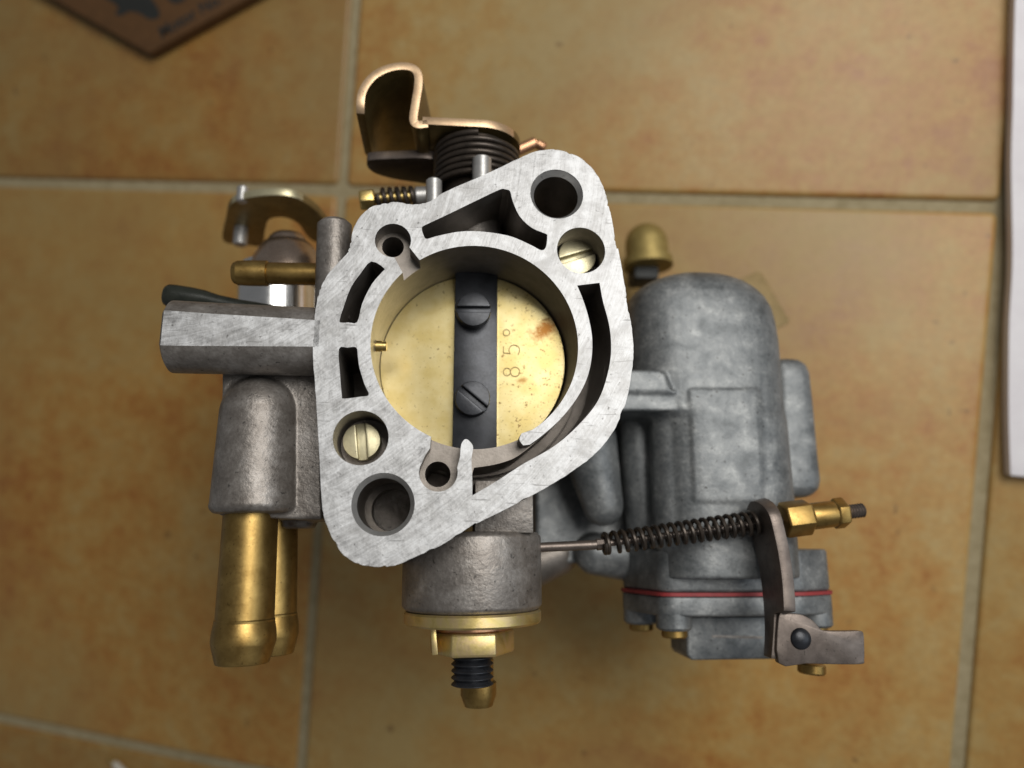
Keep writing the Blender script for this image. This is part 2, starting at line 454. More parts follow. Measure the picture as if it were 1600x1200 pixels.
# ---- flange
OUT = [(868, 234), (895, 240.5), (919, 257), (936, 279), (946, 303), (951, 323), (956, 343.5), (961, 374), (964, 388), (966, 391), (971, 418), (978, 455), (979.5, 470.6),
       (986, 501), (990, 535), (989.6, 565), (983, 609), (976, 636), (959, 673), (935.6, 703.5), (912, 724), (868, 754), (817.5, 781), (750, 815), (740, 819),
       (696, 848), (649, 870), (622, 882), (595, 886), (564, 882), (541, 870), (520.5, 845), (507, 811), (502, 774), (498.5, 690), (493.5, 609), (489, 548),
       (491, 520), (492, 498), (497, 464), (504, 445), (517, 422), (541, 397.5), (545, 390), (547, 381), (552.6, 357), (564, 337), (581, 323), (605, 316.5), (625, 316.5), (645, 319), (669, 315),
       (696, 300), (750, 276), (801, 252), (831, 239), (851, 234.5)]
ol = catmull(px(OUT, 0, .07), 6, True)
ol = [p * (1 + random.uniform(-.0016, .0016) - (.006 if random.random() < .04 else 0)) for p in ol]
def pc(x, y, z=0): return W(x, y, z)
def rr(r, x, y, z=0): return r / S(x, y, z)
bolt1, rb1 = pc(870, 303), rr(41.5, 871, 303)
bolt2, rb2 = pc(598.6, 788), rr(49, 598, 788)
scr1, rs1 = pc(908, 391), rr(38.0, 908, 391)
scr2, rs2 = pc(563.7, 684), rr(43, 563, 684)
def ang(p): return math.atan2(p.y, p.x)
BR = 18.0
a0 = ang(pc(828, 665)); a1 = ang(pc(662, 416)); a2 = ang(pc(628, 425)); a3 = ang(pc(677, 675)) % (2 * math.pi)
O = Vector((0, 0, 0))
loopA = circ(O, BR, 60, a0, a1, False)
k1, rk1 = pc(614, 375.6), rr(28, 614, 375)
q = pc(643, 388) - k1; b0 = math.atan2(q.y, q.x)
q = pc(616, 402) - k1; b1 = math.atan2(q.y, q.x) % (2 * math.pi)
loopA += circ(k1, rk1, 24, b0, b1, False)
loopA += circ(O, BR, 40, a2, a3, False)
loopA += px([(672, 700), (664, 712)], 0)
k2, rk2 = pc(685, 738), rr(30, 684, 739)
q = pc(659, 722) - k2; b0 = math.atan2(q.y, q.x)
q = pc(714, 731) - k2; b1 = math.atan2(q.y, q.x) + 2 * math.pi
loopA += circ(k2, rk2, 24, b0, b1, False)
loopA += catmull(px([(719, 714), (721, 694), (727, 686), (734, 690), (739, 699), (737, 717), (737.5, 744), (738, 774)], 0, .04), 4)
PO = [(738, 774), (777, 751), (817.5, 725), (861, 700), (895, 673), (925.5, 639), (942, 609), (952.5, 568.5), (955, 535), (951, 504), (942, 470.6), (937, 442)]
PI_ = [(902, 446), (912, 470.6), (921, 501), (925.5, 531), (923.5, 565), (915.5, 595.5), (898.5, 626), (875, 656), (848, 680), (828, 695)]
loopA += catmull(px(PO, 0, .04), 5)[1:]
loopA += catmull(px(PI_, 0, .04), 5) + catmull(px([(817.5, 696), (811.5, 687), (815, 677)], 0), 4)
tri = px([(659, 356), (668, 350), (700, 335), (740, 315.5), (780, 296.5), (790, 296), (797, 299), (801, 314), (812, 338), (831, 356), (852, 365), (855, 369), (853, 386), (846, 391),
          (832, 384), (806, 372), (784, 366), (750, 361.5), (716, 362), (682, 369), (668, 373), (663, 370)], 0)
tri = catmull(tri, 3, True)
arc1 = catmull(px([(580, 408.5), (600, 419), (597, 425), (581, 444), (566, 474), (558.5, 503), (545, 503.5), (532, 504), (531, 498), (536.7, 480), (548, 450), (563.7, 427)], 0, .03), 3, True)
arc2 = catmull(px([(529.5, 545), (543, 543), (556.5, 543), (559, 556), (561.5, 574), (569.5, 601), (576, 617), (562, 620), (537, 623), (534, 617), (531, 584)], 0, .03), 3, True)
b1c, b2c, s1c, s2c = circ(bolt1, rb1), circ(bolt2, rb2), circ(scr1, rs1), circ(scr2, rs2)
flange = B()
holed_prism(flange, [ol, loopA, tri, arc1, arc2, b1c, b2c, s1c, s2c], -4, 0)
pocketB = catmull(px(PO, 0, 0), 5) + catmull(px(PI_[:-1], 0), 5) + catmull(px([(828, 697), (806, 712), (775, 722), (742, 727)], 0), 4) + px([(737, 744)], 0)
kh1 = circ(W(614, 386, -4), rr(17, 614, 386, -4), 28)
kh2 = circ(W(684, 741, -4), rr(20, 684, 741, -4), 28)
holed_prism(flange, [ol, circ(O, BR + .01, 110), pocketB, tri, arc1, arc2, kh1, kh2, b1c, b2c, s1c, s2c], -20, -4)
fo = flange.build('flange', [M['milled'], M['inner'], M['cast']], carb)
bm = bmesh.new(); bm.from_mesh(fo.data); bm.normal_update()
top = ZB * MM
es = [e for e in bm.edges if len(e.link_faces) == 2 and e.calc_face_angle(0) > R(60) and all(abs(v.co.z - top) < 1e-5 for v in e.verts)]
bmesh.ops.bevel(bm, geom=es, offset=.11 * MM, segments=2, profile=.5, affect='EDGES', clamp_overlap=True)
bm.normal_update()
for f in bm.faces:
    cz = f.calc_center_median().z - top
    f.material_index = 0 if cz > -.06 * MM else (1 if cz > -19.9 * MM else 2)
bm.to_mesh(fo.data); bm.free()
fo.data.shade_smooth(); fo.data.set_sharp_from_angle(angle=R(16))
for p in fo.data.polygons:
    if p.normal.z > .995: p.use_smooth = False

# chamfer rings of the two bolt holes
for c, r_ in ((bolt1, rb1), (bolt2, rb2)):
    b = B(); b.lathe((c.x, c.y, -1.3), (0, 0, 1), [(0, r_ - .75), (1.18, r_ + .02)], 48, 0, 0, False, False)
    b.build('chamfer', M['steel'], fo)
# pocket floors
b = B()
inset = [Vector((p.x * .9 - .2, p.y * .9 + .1, 0)) for p in ol[::3]]
holed_prism(b, [inset, circ(O, 20.5, 64), circ(bolt2, rb2 * .8, 32)], -26, -22)
b.build('lower_flange', M['inner'], carb, 0)
# barrel wall below the flange
b = B()
b.lathe((0, 0, -44), (0, 0, 1), [(0, 18.02), (24, 18.02), (24, 21.5), (0, 21.5), (0, 18.02)], 96, 0, 0, False, False)
b.build('throttle_barrel', M['inner'], carb)
# throttle plate
ZPL = -15.0
pl = B()
TILT = R(-8.0)
tilt = Matrix.Rotation(TILT, 3, 'Y')
pl.lathe(Vector((0, 0, ZPL - 1.2)), tilt @ Vector((0, 0, 1)), [(0, 17.75), (.2, 17.95), (1.0, 17.95), (1.2, 17.85)], 110)
plate = pl.build('throttle_plate', M['plate'], carb)
# stamped 85 degrees, read upwards
def glyph(b, strokes, org, u, v, h):
    for st in strokes:
        pts = catmull([org + u * (x * h) + v * (y * h) for x, y in st], 5) if len(st) > 2 else [org + u * (x * h) + v * (y * h) for x, y in st]
        b.tube(pts, .10, 6)
def loop(cx, cy, rx, ry, n=14): return [(cx + rx * math.sin(2 * math.pi * i / n), cy + ry * math.cos(2 * math.pi * i / n)) for i in range(n + 1)]
eg = B(); h = 3.1
gz = lambda x, y: W(x, y, ZPL + .10)
def on_plate(p): return Vector((p.x, p.y, ZPL - p.x * math.tan(TILT) + .06))
U, V_ = Vector((0, 1, 0)), Vector((-1, 0, 0))
tmp = B()
glyph(tmp, [loop(.32, .28, .3, .28), loop(.32, .78, .24, .22)], gz(811, 591), U, V_, h)
glyph(tmp, [[(.58, 1), (.14, 1)], [(.14, 1), (.08, .56)], [(.08, .56), (.3, .66), (.56, .55), (.64, .32), (.52, .08), (.28, 0), (.02, .1)]], gz(811, 557), U, V_, h)
glyph(tmp, [loop(.2, .82, .2, .2)], gz(811, 527), U, V_, h)
for p in tmp.v: p.z = on_plate(p).z + (p.z - gz(811, 590).z) * .6
tmp.build('engraving', M['engrave'], plate)
# shaft
sh = B()
z1 = -12.9
sl, srt = W(709, 560, z1).x, W(777, 560, z1).x
sh.box(((sl + srt) / 2, 0, z1 - 1.4), (srt - sl) / 2, 18.0, 1.4)
shaft = sh.build('throttle_shaft', M['black'], carb, .2)
zh = -10.4
for (x, y, a) in ((740, 483, R(1)), (738.5, 622, R(-40))):
    b = B(); c = W(x, y, zh); r_ = 27.5 / S(x, y, zh)
    slotted(b, c, r_, 2.7, a, 1.0, .9, 0, .12)
    b.build('shaft_screw', M['black'], shaft, .08)
b = B(); p = W(594, 541, -9)
b.lathe(p - Vector((1.8, 0, 0)), (1, 0, 0), [(0, 1.0), (2.2, 1.0), (2.25, .9), (2.9, .9), (3.0, .8)], 20)
b.build('brass_jet', M['brass_bright'], carb)
# screws in the counterbores
b = B(); z = -6.5; c = W(565, 689, z); slotted(b, c, 29.5 / S(565, 693, z), 3, R(-83), 1.5, 1.0, 0, .1)
b.build('flange_screw', M['edge_pale'], carb, .1)
b = B(); z = -6; c = W(902, 400, z); slotted(b, c, 30 / S(902, 401, z), 3, R(19), 1.0, 1.0, 0, .1)
b.build('flange_screw', M['edge_pale'], carb, .1)
b = B(); b.cyl((scr1.x, scr1.y, -21), (scr1.x, scr1.y, -9.2), rs1 + .4, 32); b.build('screw_seat', M['inner'], fo)
b = B(); b.cyl((scr2.x, scr2.y, -21), (scr2.x, scr2.y, -9.7), rs2 + .4, 32); b.build('screw_seat', M['inner'], fo)

# ---- left lug with milled flat
lg = B(); rings = []
for x, yt, yb in ((250, 486.5, 538), (253, 485, 539.5), (262, 485.2, 540), (330, 490, 540.5), (420, 495.5, 541), (500, 500.5, 541.5)):
    A_, B_ = W(x, yt, 0.02), W(x, yb, 0.02)
    if x < 255: A_.x = B_.x = W(250, 512, 0).x + (0 if x < 252 else .35)
    a = (A_.y - B_.y) / 2; ym = (A_.y + B_.y) / 2; zc = -5.6; r_ = math.hypot(a, 5.6); t0 = math.atan2(5.6, a)
    k = .93 if x < 252 else 1
    ring = [Vector((A_.x, ym + r_ * k * math.cos(t), zc + r_ * k * math.sin(t))) for t in [t0 - (2 * t0 - math.pi + 2 * math.pi) * i / 36 for i in range(37)]]
    if k < 1:
        for p in ring[:1] + ring[-1:]: p.z = -.35
    rings.append(ring)
lg.loft(rings)
lo = lg.build('lug', [M['cast'], M['milled']], carb)
for p in lo.data.polygons:
    if p.normal.z > .9 and p.center.z > top - .4 * MM: p.material_index = 1
lo.data.set_sharp_from_angle(angle=R(25))

# ---- left water housing and its two brass pipes
b = B()
poly = px([(347, 579), (500, 574), (503, 812), (470, 812), (345, 806)], -9.5)
b.sheet(poly, (0, 0, -15))
z = -20; b.cyl(W(470, 775, z), W(468, 826, z), 26 / S(470, 800, z), 32, 0, .5)
zc = -11.5
p0, p1 = W(406, 648, zc), W(398, 792, zc); d = p1 - p0; L = d.length; ra, rb = 60 / S(406, 648, zc), 67 / S(398, 790, zc)
prof = [(-ra * math.cos(t), ra * math.sin(t)) for t in [math.pi / 2 * i / 12 for i in range(13)]]
prof += [(L * .5, (ra + rb) / 2), (L - .6, rb), (L - .1, rb + .12), (L + .5, rb - .1), (L + 1.1, rb - .7), (L + 1.25, rb - 2.0)]
b.lathe(p0, d, prof, 56)
hous = fuse(b.build('water_housing', M['cast'], carb), .28, 5, [M['cast']])
def hose_pipe(x0, y0, x1, y1, z, rpx, name='brass_pipe', z1=None):
    b = B(); p, q_ = W(x0, y0, z), W(x1, y1, z if z1 is None else z1); d = q_ - p; L = d.length
    r_ = rpx / S(x1, y1, z); rb_ = r_ * 1.10
    b.lathe(p, d, [(0, r_ * .95), (L * .73, r_ * 1.0), (L * .738, r_ * 1.03), (L * .75, r_ * 1.025), (L * .80, rb_ * .985), (L * .84, rb_), (L * .87, rb_), (L * .885, rb_ * .985), (L * .994, r_ * .915), (L, r_ * .895), (L, r_ * .7), (L * .8, r_ * .7), (L * .8, 0)], 56)
    return b.build(name, M['brass'], carb, angle=14)
hose_pipe(393, 785, 378.5, 1036, -12, 45)
hose_pipe(431, 790, 424, 1022, -24, 37)

# ---- upper left boss, vacuum tube, dark rod, plated solenoid
b = B(); z = -7
b.cyl(W(523, 347, z), W(519, 505, z), 27 / S(522, 400, z), 40, 0, .7); b.build('boss', M['cast'], carb)
b = B(); z = -15
p, q_ = W(495, 428.5, z), W(364, 426.5, z); L = (q_ - p).length; s_ = S(420, 428, z); r1, r2 = 17.5 / s_, 20 / s_
k = (495 - 419) / (495 - 364)
b.lathe(p, q_ - p, [(0, r1), (L * k - .3, r1), (L * k, r1 * .97), (L * k + .15, r2), (L * .8, r2 * 1.0), (L * .94, r2 * .95), (L * .985, r2 * .82), (L, r2 * .7), (L, r2 * .5), (L * .8, r2 * .5), (L * .8, 0)], 40)
b.build('vacuum_tube', M['brass'], carb, angle=20)
b = B(); z = -20
pts = [W(x, y, z) for x, y in ((257.5, 461), (259, 461.2), (264, 462), (275, 463), (300, 466), (318, 468), (340, 473), (372, 478), (450, 490))]
s_ = S(300, 466, z)
b.tube(pts, [r_ / s_ for r_ in (9, 15, 18, 18, 17, 15, 12.5, 10.5, 10)], 24); b.build('linkage_rod', M['olive_rod'], carb)
b = B(); z = -42
p, q_ = W(433, 418, z), W(431, 600, z); L = (q_ - p).length; s_ = S(433, 450, z); r_ = 59 / s_
b.lathe(p, q_ - p, [(0, r_ - .8), (.25, r_ - .25), (.9, r_), (4.0, r_), (4.3, r_ - .25), (4.9, r_ - .25), (5.2, r_), (L, r_)], 64)
so = b.build('solenoid', M['chrome'], carb)
b = B()
p2 = W(449, 366, z + 3); s2 = S(449, 380, z + 3)
b.lathe(p2, q_ - p, [(0, 15 / s2), (.4, 23 / s2), (1.2, 28 / s2), (2.4, 30 / s2), (2.7, 36 / s2), (4.2, 43 / s2), (6.5, 52 / s2), (9.5, 60 / s2), (11.0, 61 / s2)], 40)
b.build('solenoid_cap', M['floor_tint'], so)
b = B(); p = W(440, 560, -42); q_ = W(600, 560, -42); b.box(((p.x + q_.x) / 2, p.y, -42), (q_.x - p.x) / 2, 4.5, 5.5); b.build('solenoid_arm', M['cast'], carb, .8, 3)
# bracket of the choke
y0 = W(430, 300, -32).y
front = [(349, 377), (353, 345), (357, 326), (370, 314), (410, 306), (455, 307), (489, 325), (511, 350), (520, 374), (500, 380), (482, 372), (466, 350), (444, 340), (421, 343), (414, 361), (409, 384), (385, 383)]
b = B(); b.sheet([WY(x, y, y0) for x, y in catmull([Vector((x, y, 0)) for x, y in front], 4, True) for x, y in ((x, y),)] if False else [WY(v.x, v.y, y0) for v in catmull([Vector((x, y, 0)) for x, y in front], 4, True)], (0, 1.8, 0))
ck = b.build('choke_lever', [M['olive_pale'], M['edge_pale']], carb, .12); lit_edges(ck)
b = B(); p = WY(514, 364, y0); b.cyl(p + Vector((1.5, 1.0, -1)), Vector((p.x + 6, 3, p.z - 1)), 1.9, 20, 0, .3); b.build('choke_shaft', M['steel'], carb)
b = B(); p = WY(377, 356, y0); b.cyl(p + Vector((0, .4, 0)), p - Vector((0, 4.6, 0)), 10.5 / S(377, 350, p.z), 20, 0, .25); b.build('lever_pin', M['steel'], ck)
b = B(); p = WY(377, 313, y0); b.cyl(p + Vector((0, -.2, -.6)), p + Vector((0, 3.6, -.6)), 9 / S(377, 310, p.z), 20, 0, .3); b.build('rivet', M['steel'], ck)

# ---- throttle lever at the top, spring, stop tab, pins
tl = B(); zt, zb_ = -7.5, -25.0
cl = catmull([W(x, y, zt) for x, y in ((562, 172), (566, 143), (583, 119), (608, 106), (634, 103), (650, 110), (654, 128), (649, 162), (646, 186), (652, 194), (668, 193))], 5)
rings = []
for i, p in enumerate(cl):
    t = (cl[min(i + 1, len(cl) - 1)] - cl[max(i - 1, 0)]).normalized(); nrm = Vector((-t.y, t.x, 0)) * .8
    f = i / (len(cl) - 1)
    zlo = zb_ - 17.0 * math.sin(math.pi * min(1, f * 1.25)) ** 1.0 if f < .8 else zb_
    fx = 3.0 * max(0.0, min(1.0, (f - .35) / .2)) * max(0.0, min(1.0, (1.0 - f) / .35))
    e = 1.2 * max(0, 1 - i / 4) ** 2
    rings.append([p + nrm + Vector((0, 0, -e)), p - nrm + Vector((0, 0, -e)), Vector(((p - nrm).x + fx, (p - nrm).y, zlo + e)), Vector(((p + nrm).x + fx, (p + nrm).y, zlo + e))])
tl.loft(rings)
yf = W(700, 190, zt).y
pa = W(660, 193, zt).x; cxs = W(752, 190, zt).x
rl = W(814, 230, -14).x - cxs
zc = zt - rl
arcp = [Vector((cxs + rl * math.sin(t), yf - .8, zc + rl * math.cos(t))) for t in [math.pi * i / 24 for i in range(25)]]
tl.sheet([Vector((pa, yf - .8, zt))] + arcp + [Vector((pa, yf - .8, zc - rl))], (0, 1.6, 0))
tlo = tl.build('throttle_lever', [M['olive'], M['edge']], carb, .15); lit_edges(tlo)
b = B(); rc_ = 67 / S(745, 225, -16); wr = .62
ya, yb = W(745, 203, -7).y, W(745, 268, -7).y
b.tube(helix((W(745, 230, -16).x, ya, -16), (W(745, 230, -16).x, yb, -16), rc_ - wr, 6.5, 36), wr, 10)
b.build('return_spring', M['dark'], carb)
b = B(); b.cyl((cxs - .6, ya + 1, -16), (cxs - .6, yb - 6, -16), rc_ - 2.2, 32); b.build('spring_core', M['dark'], carb)
b = B(); yt = W(620, 249, -18).y
sp_ = catmull([Vector((x, y, 0)) for x, y in ((573, 255), (580, 250), (620, 248), (660, 247), (690, 253), (700, 275), (690, 292), (660, 287), (620, 281), (590, 273), (576, 264))], 4, True)
b.sheet([WY(v.x, v.y, yt) for v in sp_], (0, 1.9, 0)); lit_edges(b.build('stop_tab', [M['dark'], M['brown']], carb, .2))
b = B(); b.cyl(W(740, 252, -17), Vector((W(740, 252, -17).x, 18.9, -17)), 45 / S(740, 260, -17), 40, 0, .4); b.build('shaft_boss', M['cast'], carb)
for x, y0_, y1_, r_, z in ((753, 247, 315, 15, -6.5), (678, 281, 330, 12.5, -6.5)):
    b = B(); b.cyl(W(x, y0_, z), W(x, y1_, z), r_ / S(x, y0_, z), 28, 0, .35); b.build('stop_pin', M['steel'], carb)
b = B(); z = -20; s_ = S(600, 310, z)
b.cyl(W(562, 313, z), W(586, 311, z), 17 / s_, 6, 0, .3, R(30))
so_ = b.build('idle_screw', M['brass_bright'], carb, .3)
b = B(); b.cyl(W(585, 311, z), W(660, 306, z), 9 / s_, 16); b.build('screw_shank', M['brass_bright'], so_)
b = B(); b.tube(helix(W(590, 311, z), W(650, 307, z), 13.5 / s_, 5.5, 22), 3.8 / s_, 8); b.build('screw_spring', M['dark'], so_)
b = B(); b.cyl(W(648, 307, z), W(690, 305, z), 15 / s_, 24, 0, .4); b.build('screw_sleeve', M['steel'], carb)
b = B(); z = -30; b.cyl(W(785, 246, z), W(838, 222, z), 9 / S(830, 225, z), 20, 0, .4); b.cyl(W(838, 224, z), W(852, 232, z), 8 / S(830, 225, z), 20, 0, .4)
b.build('link_end', M['copper'], carb)

# ---- lower shaft boss, washer, nut, stud
zc = -17.5
def ycyl(b, x0, y0, x1, y1, z, rpx, seg=48, ch=.4, phase=0.0):
    b.cyl(W(x0, y0, z), W(x1, y1, z), rpx / S(x0, (y0 + y1) / 2, z), seg, 0, ch, phase)
    return b
b = ycyl(B(), 738, 832, 737.5, 952, zc, 108, 64, .8)
b.box(W(784, 794, -14), 44 / S(784, 810, -14), 4.6, 6)
b.build('lower_shaft_boss', M['cast'], carb, .25)
b = ycyl(B(), 738.5, 952.5, 738.5, 973, zc, 107, 64, .35); b.build('washer', M['yellow'], carb)
b = ycyl(B(), 737, 973, 737, 983, zc, 60, 48, .2); b.build('copper_washer', M['copper'], carb)
b = ycyl(B(), 738, 983, 738, 1020, zc, 66, 6, .35, R(30)); b.build('hex_nut', M['yellow'], carb, .25)
b = B(); p = W(679, 998, zc + 1); b.box(p, .5, 2.2, 4.5, Matrix.Rotation(R(6), 3, 'Z')); b.build('lock_tab', M['yellow'], carb, .12)
b = B(); p, q_ = W(738, 1018, zc), W(738, 1071, zc); L = (q_ - p).length; r_ = 33 / S(738, 1045, zc); n = 5
prof = [(0, r_ - .6)]
for i in range(n): prof += [(L * (i + .25) / n, r_ - .62), (L * (i + .72) / n, r_), (L * (i + .82) / n, r_)]
b.lathe(p, q_ - p, prof + [(L, r_ - .5)], 40); b.build('threaded_stud', M['black'], carb, 0, angle=20)
b = B(); z = -27; p, q_ = W(747, 1030, z), W(748, 1103, z); L = (q_ - p).length; s_ = S(747, 1085, z)
b.lathe(p, q_ - p, [(0, 24 / s_), (L * .45, 24 / s_), (L * .5, 28 / s_), (L * .75, 28 / s_), (L * .97, 22.5 / s_), (L, 21.5 / s_), (L, 13 / s_), (L * .7, 13 / s_), (L * .7, 0)], 36)
b.build('brass_nipple', M['brass'], carb)

# ---- float bowl
zm = -36.0; HB = 15.0
def se(t, n): 
    c, s_ = math.cos(t), math.sin(t)
    return math.copysign(abs(c) ** (2 / n), c), math.copysign(abs(s_) ** (2 / n), s_)
secs_ = [(427.5, 1046, 1134, .68), (429.5, 1024, 1152, .79), (434, 1006, 1170, .86), (442, 993, 1184, .915), (453, 986, 1196, .955), (468, 982, 1205, .98), (490, 981, 1211, .995), (520, 981, 1216, 1), (590, 984, 1222, 1), (690, 990, 1232, 1), (790, 998, 1242, 1), (905, 1006, 1250, 1)]
secs = [q for q in secs_ if q[0] < 600] + [(628, 987, 1225, 1), (640, 990, 1227, 1), (652, 1014, 1229, 1), (665, 1018, 1230, 1), (720, 1020, 1235, 1), (790, 1023, 1242, 1), (905, 1028, 1250, 1)]
rings = []
bowl_sec = []
for y, xl, xr, k in secs:
    A_, C_ = W(xl, y, zm + 7), W(xr, y, zm + 7)
    a = (C_.x - A_.x) / 2; m = (C_ + A_) / 2
    m = Vector((m.x, W(xl, y, zm + HB * k * .85).y, zm))
    bowl_sec.append((m, a, HB * k))
    rings.append([Vector((m.x + a * se(t, 3.3)[0], m.y, zm + HB * k * se(t, 3.3)[1])) for t in [2 * math.pi * i / 56 for i in range(56)]])
bw = B(); bw.loft(rings)
def bowl_pt(x, y):       # where the ray of a photo pixel meets the bowl's top
    z = -21.5
    for _ in range(12):
        p = W(x, y, z)
        i = min(range(len(bowl_sec)), key=lambda i: abs(bowl_sec[i][0].y - p.y)); m, a, h_ = bowl_sec[i]
        u = max(-.97, min(.97, (p.x - m.x) / a)); z = zm + h_ * (1 - abs(u) ** 3.3) ** (1 / 3.3)
    return W(x, y, z)
# raised panel on the bowl
xs = [1077, 1077.5, 1090, 1105, 1125, 1145, 1165, 1180, 1196]; ys = [609, 609.5, 625, 650, 680, 715, 745, 770, 783]
rows = []
for y in ys:
    rows.append([bowl_pt(x + (y - 610) * .05, y) + Vector((0, 0, .34 - (.5 if x > 1190 else 0) - (.12 if y > 760 else 0))) for x in xs])
low_r = [[p - Vector((0, 0, 3)) for p in r] for r in rows]
n = len(xs); nr_ = len(rows)
vs = [p for r in rows for p in r] + [p for r in low_r for p in r]; q0 = n * nr_; fs = []
for j in range(nr_ - 1):
    for i in range(n - 1):
        a = j * n + i
        fs += [(a, a + 1, a + n + 1, a + n), (q0 + a + n, q0 + a + n + 1, q0 + a + 1, q0 + a)]
edge_ = [i for i in range(n)] + [j * n + n - 1 for j in range(1, nr_)] + [(nr_ - 1) * n + i for i in range(n - 2, -1, -1)] + [j * n for j in range(nr_ - 2, 0, -1)]
for a, c in zip(edge_, edge_[1:] + edge_[:1]): fs.append((a, q0 + a, q0 + c, c))
bw.add(vs, fs)
# side lump
z = -40
rings = []
for y, xl, xr, k in ((562, 1215, 1236, .7), (565, 1205, 1250, .86), (572, 1200, 1259, .95), (585, 1200, 1264, 1), (637, 1200, 1270, 1), (720, 1200, 1278, 1), (750, 1200, 1282, 1), (764, 1200, 1280, .97), (773, 1206, 1272, .86), (777, 1215, 1262, .75)):
    A_, C_ = W(xl, y, z + 5), W(xr, y, z + 5); a = (C_.x - A_.x) / 2; m = (C_ + A_) / 2
    rings.append([Vector((m.x + a * se(t, 3.5)[0], m.y, z + 8.5 * k * se(t, 3.5)[1])) for t in [2 * math.pi * i / 40 for i in range(40)]])
bw.loft(rings)
# ledge, ribs and lobes between bowl and barrel
bw.sheet(px([(930, 577), (1030, 577), (1040, 582), (1050, 610), (1056, 612), (930, 612)], -21.2), (0, 0, -14))
bw.sheet(px([(930, 608), (1080, 608), (1080, 642), (930, 642)], -21.8), (0, 0, -14))
ycyl(bw, 1049, 628, 1058, 862, -28.5, 36, 36, 1.0); ycyl(bw, 993, 655, 1012, 850, -38, 30, 36, 1.0)
def capsule(b, p, q_, ra, rb):
    d = q_ - p; L = d.length
    prof = [(-ra * math.cos(t), ra * math.sin(t)) for t in [math.pi / 2 * i / 8 for i in range(9)]] + [(L * .5, (ra + rb) / 2)] + [(L + rb * math.sin(t), rb * math.cos(t)) for t in [math.pi / 2 * i / 8 for i in range(9)]]
    return b.lathe(p, d, prof, 36)
capsule(bw, W(918, 690, -35), W(942, 790, -35), 46 / S(916, 690, -35), 32 / S(944, 790, -35))
capsule(bw, W(930, 866, -44), W(985, 872, -44), 32 / S(930, 860, -44), 36 / S(985, 860, -44))
A_, C_ = W(835, 600, -46), W(1015, 880, -46)
bw.box(((A_.x + C_.x) / 2, (A_.y + C_.y) / 2, -52), (C_.x - A_.x) / 2, (A_.y - C_.y) / 2, 6.5)
bowl = fuse(bw.build('float_bowl', M['zinc'], carb), .38, 4, [M['zinc']])
b = B(); capsule(b, W(830, 880, -50), W(870, 865, -50), 38 / S(830, 870, -50), 34 / S(870, 860, -50)); b.build('cast_lobe', M['inner'], carb)

# ---- accelerator pump
def hull(cs, n=28):
    pts = sorted({(round(c[0] + c[2] * math.cos(2 * math.pi * i / n), 4), round(c[1] + c[2] * math.sin(2 * math.pi * i / n), 4)) for c in cs for i in range(n)})
    def half(P):
        h = []
        for p in P:
            while len(h) > 1 and (h[-1][0] - h[-2][0]) * (p[1] - h[-2][1]) - (h[-1][1] - h[-2][1]) * (p[0] - h[-2][0]) <= 0: h.pop()
            h.append(p)
        return h[:-1]
    return half(pts) + half(pts[::-1])
def xw(p, z, y=925): return W(p, y, z).x
ear = [(xw(1051, -29), -29, 3.5), (xw(1000, -42), -42, 3.6), (xw(1268, -32), -32, 3.6), (xw(1180, -60), -60, 3.6)]
core = (xw(1150, -40), -40, 13.2)
H = hull(ear + [core, (xw(1120, -28), -28, 3.4), (xw(1235, -29), -29, 3.5)])
def yz(py, z=-27): return W(1150, py, z).y
def hex_extr(b, H_, ya, yb, grow=0.0):
    c = Vector((sum(p[0] for p in H_) / len(H_), sum(p[1] for p in H_) / len(H_)))
    P = [(p[0] + grow * (p[0] - c.x) / 15, p[1] + grow * (p[1] - c.y) / 15) for p in H_]
    return b.sheet([Vector((p[0], ya, p[1])) for p in P], (0, yb - ya, 0))
b = hex_extr(B(), H, yz(925), yz(858)); b.build('pump_body', M['zinc'], carb, .7, 3)
b = hex_extr(B(), H, yz(930.5), yz(925), .35); b.build('pump_gasket', M['red'], carb)
b = hex_extr(B(), hull([core, ear[0], ear[1], ear[2], (xw(1120, -28), -28, 3.2), (xw(1235, -29), -29, 3.2)]), yz(962), yz(930.5), .15)
pco = b.build('pump_cover', M['zinc'], carb, .5, 3)
for (x, z, r_) in ear[:3]:
    b = B(); b.cyl((x, yz(940), z), (x, yz(985), z), r_ + .12, 28, 0, .5); b.build('screw_ear', M['zinc'], pco)
    b = B(); zz = yz(985); b.cyl((x, zz + .2, z), (x, zz - 1.5, z), 2.6, 24, 0, .3); b.build('cover_screw', M['brass'], pco)
b = B(); x = xw(1185, -52); b.cyl((x, yz(962), -52), (x, yz(1040), -52), 2.3, 24, 0, .3); b.build('cover_screw', M['brass'], pco)
b = B(); b.cyl(W(1100, 992, -36.6), W(1190, 994, -36.6), 20 / S(1120, 996, -31), 32, 0, .8); b.build('lever_pivot', M['cast'], carb)
b = B(); zz = W(1268, 1036, -27); b.cyl(zz, W(1268, 1053, -27), 2.7, 24, 0, .35); b.build('cover_screw', M['brass'], pco)
b = B(); b.sheet(px([(1073, 968), (1078, 962), (1214, 962), (1218, 1030), (1081, 1032), (1074, 1024)], -34), (0, 0, -12)); b.build('lever_bracket', M['zinc'], carb, .6, 3)

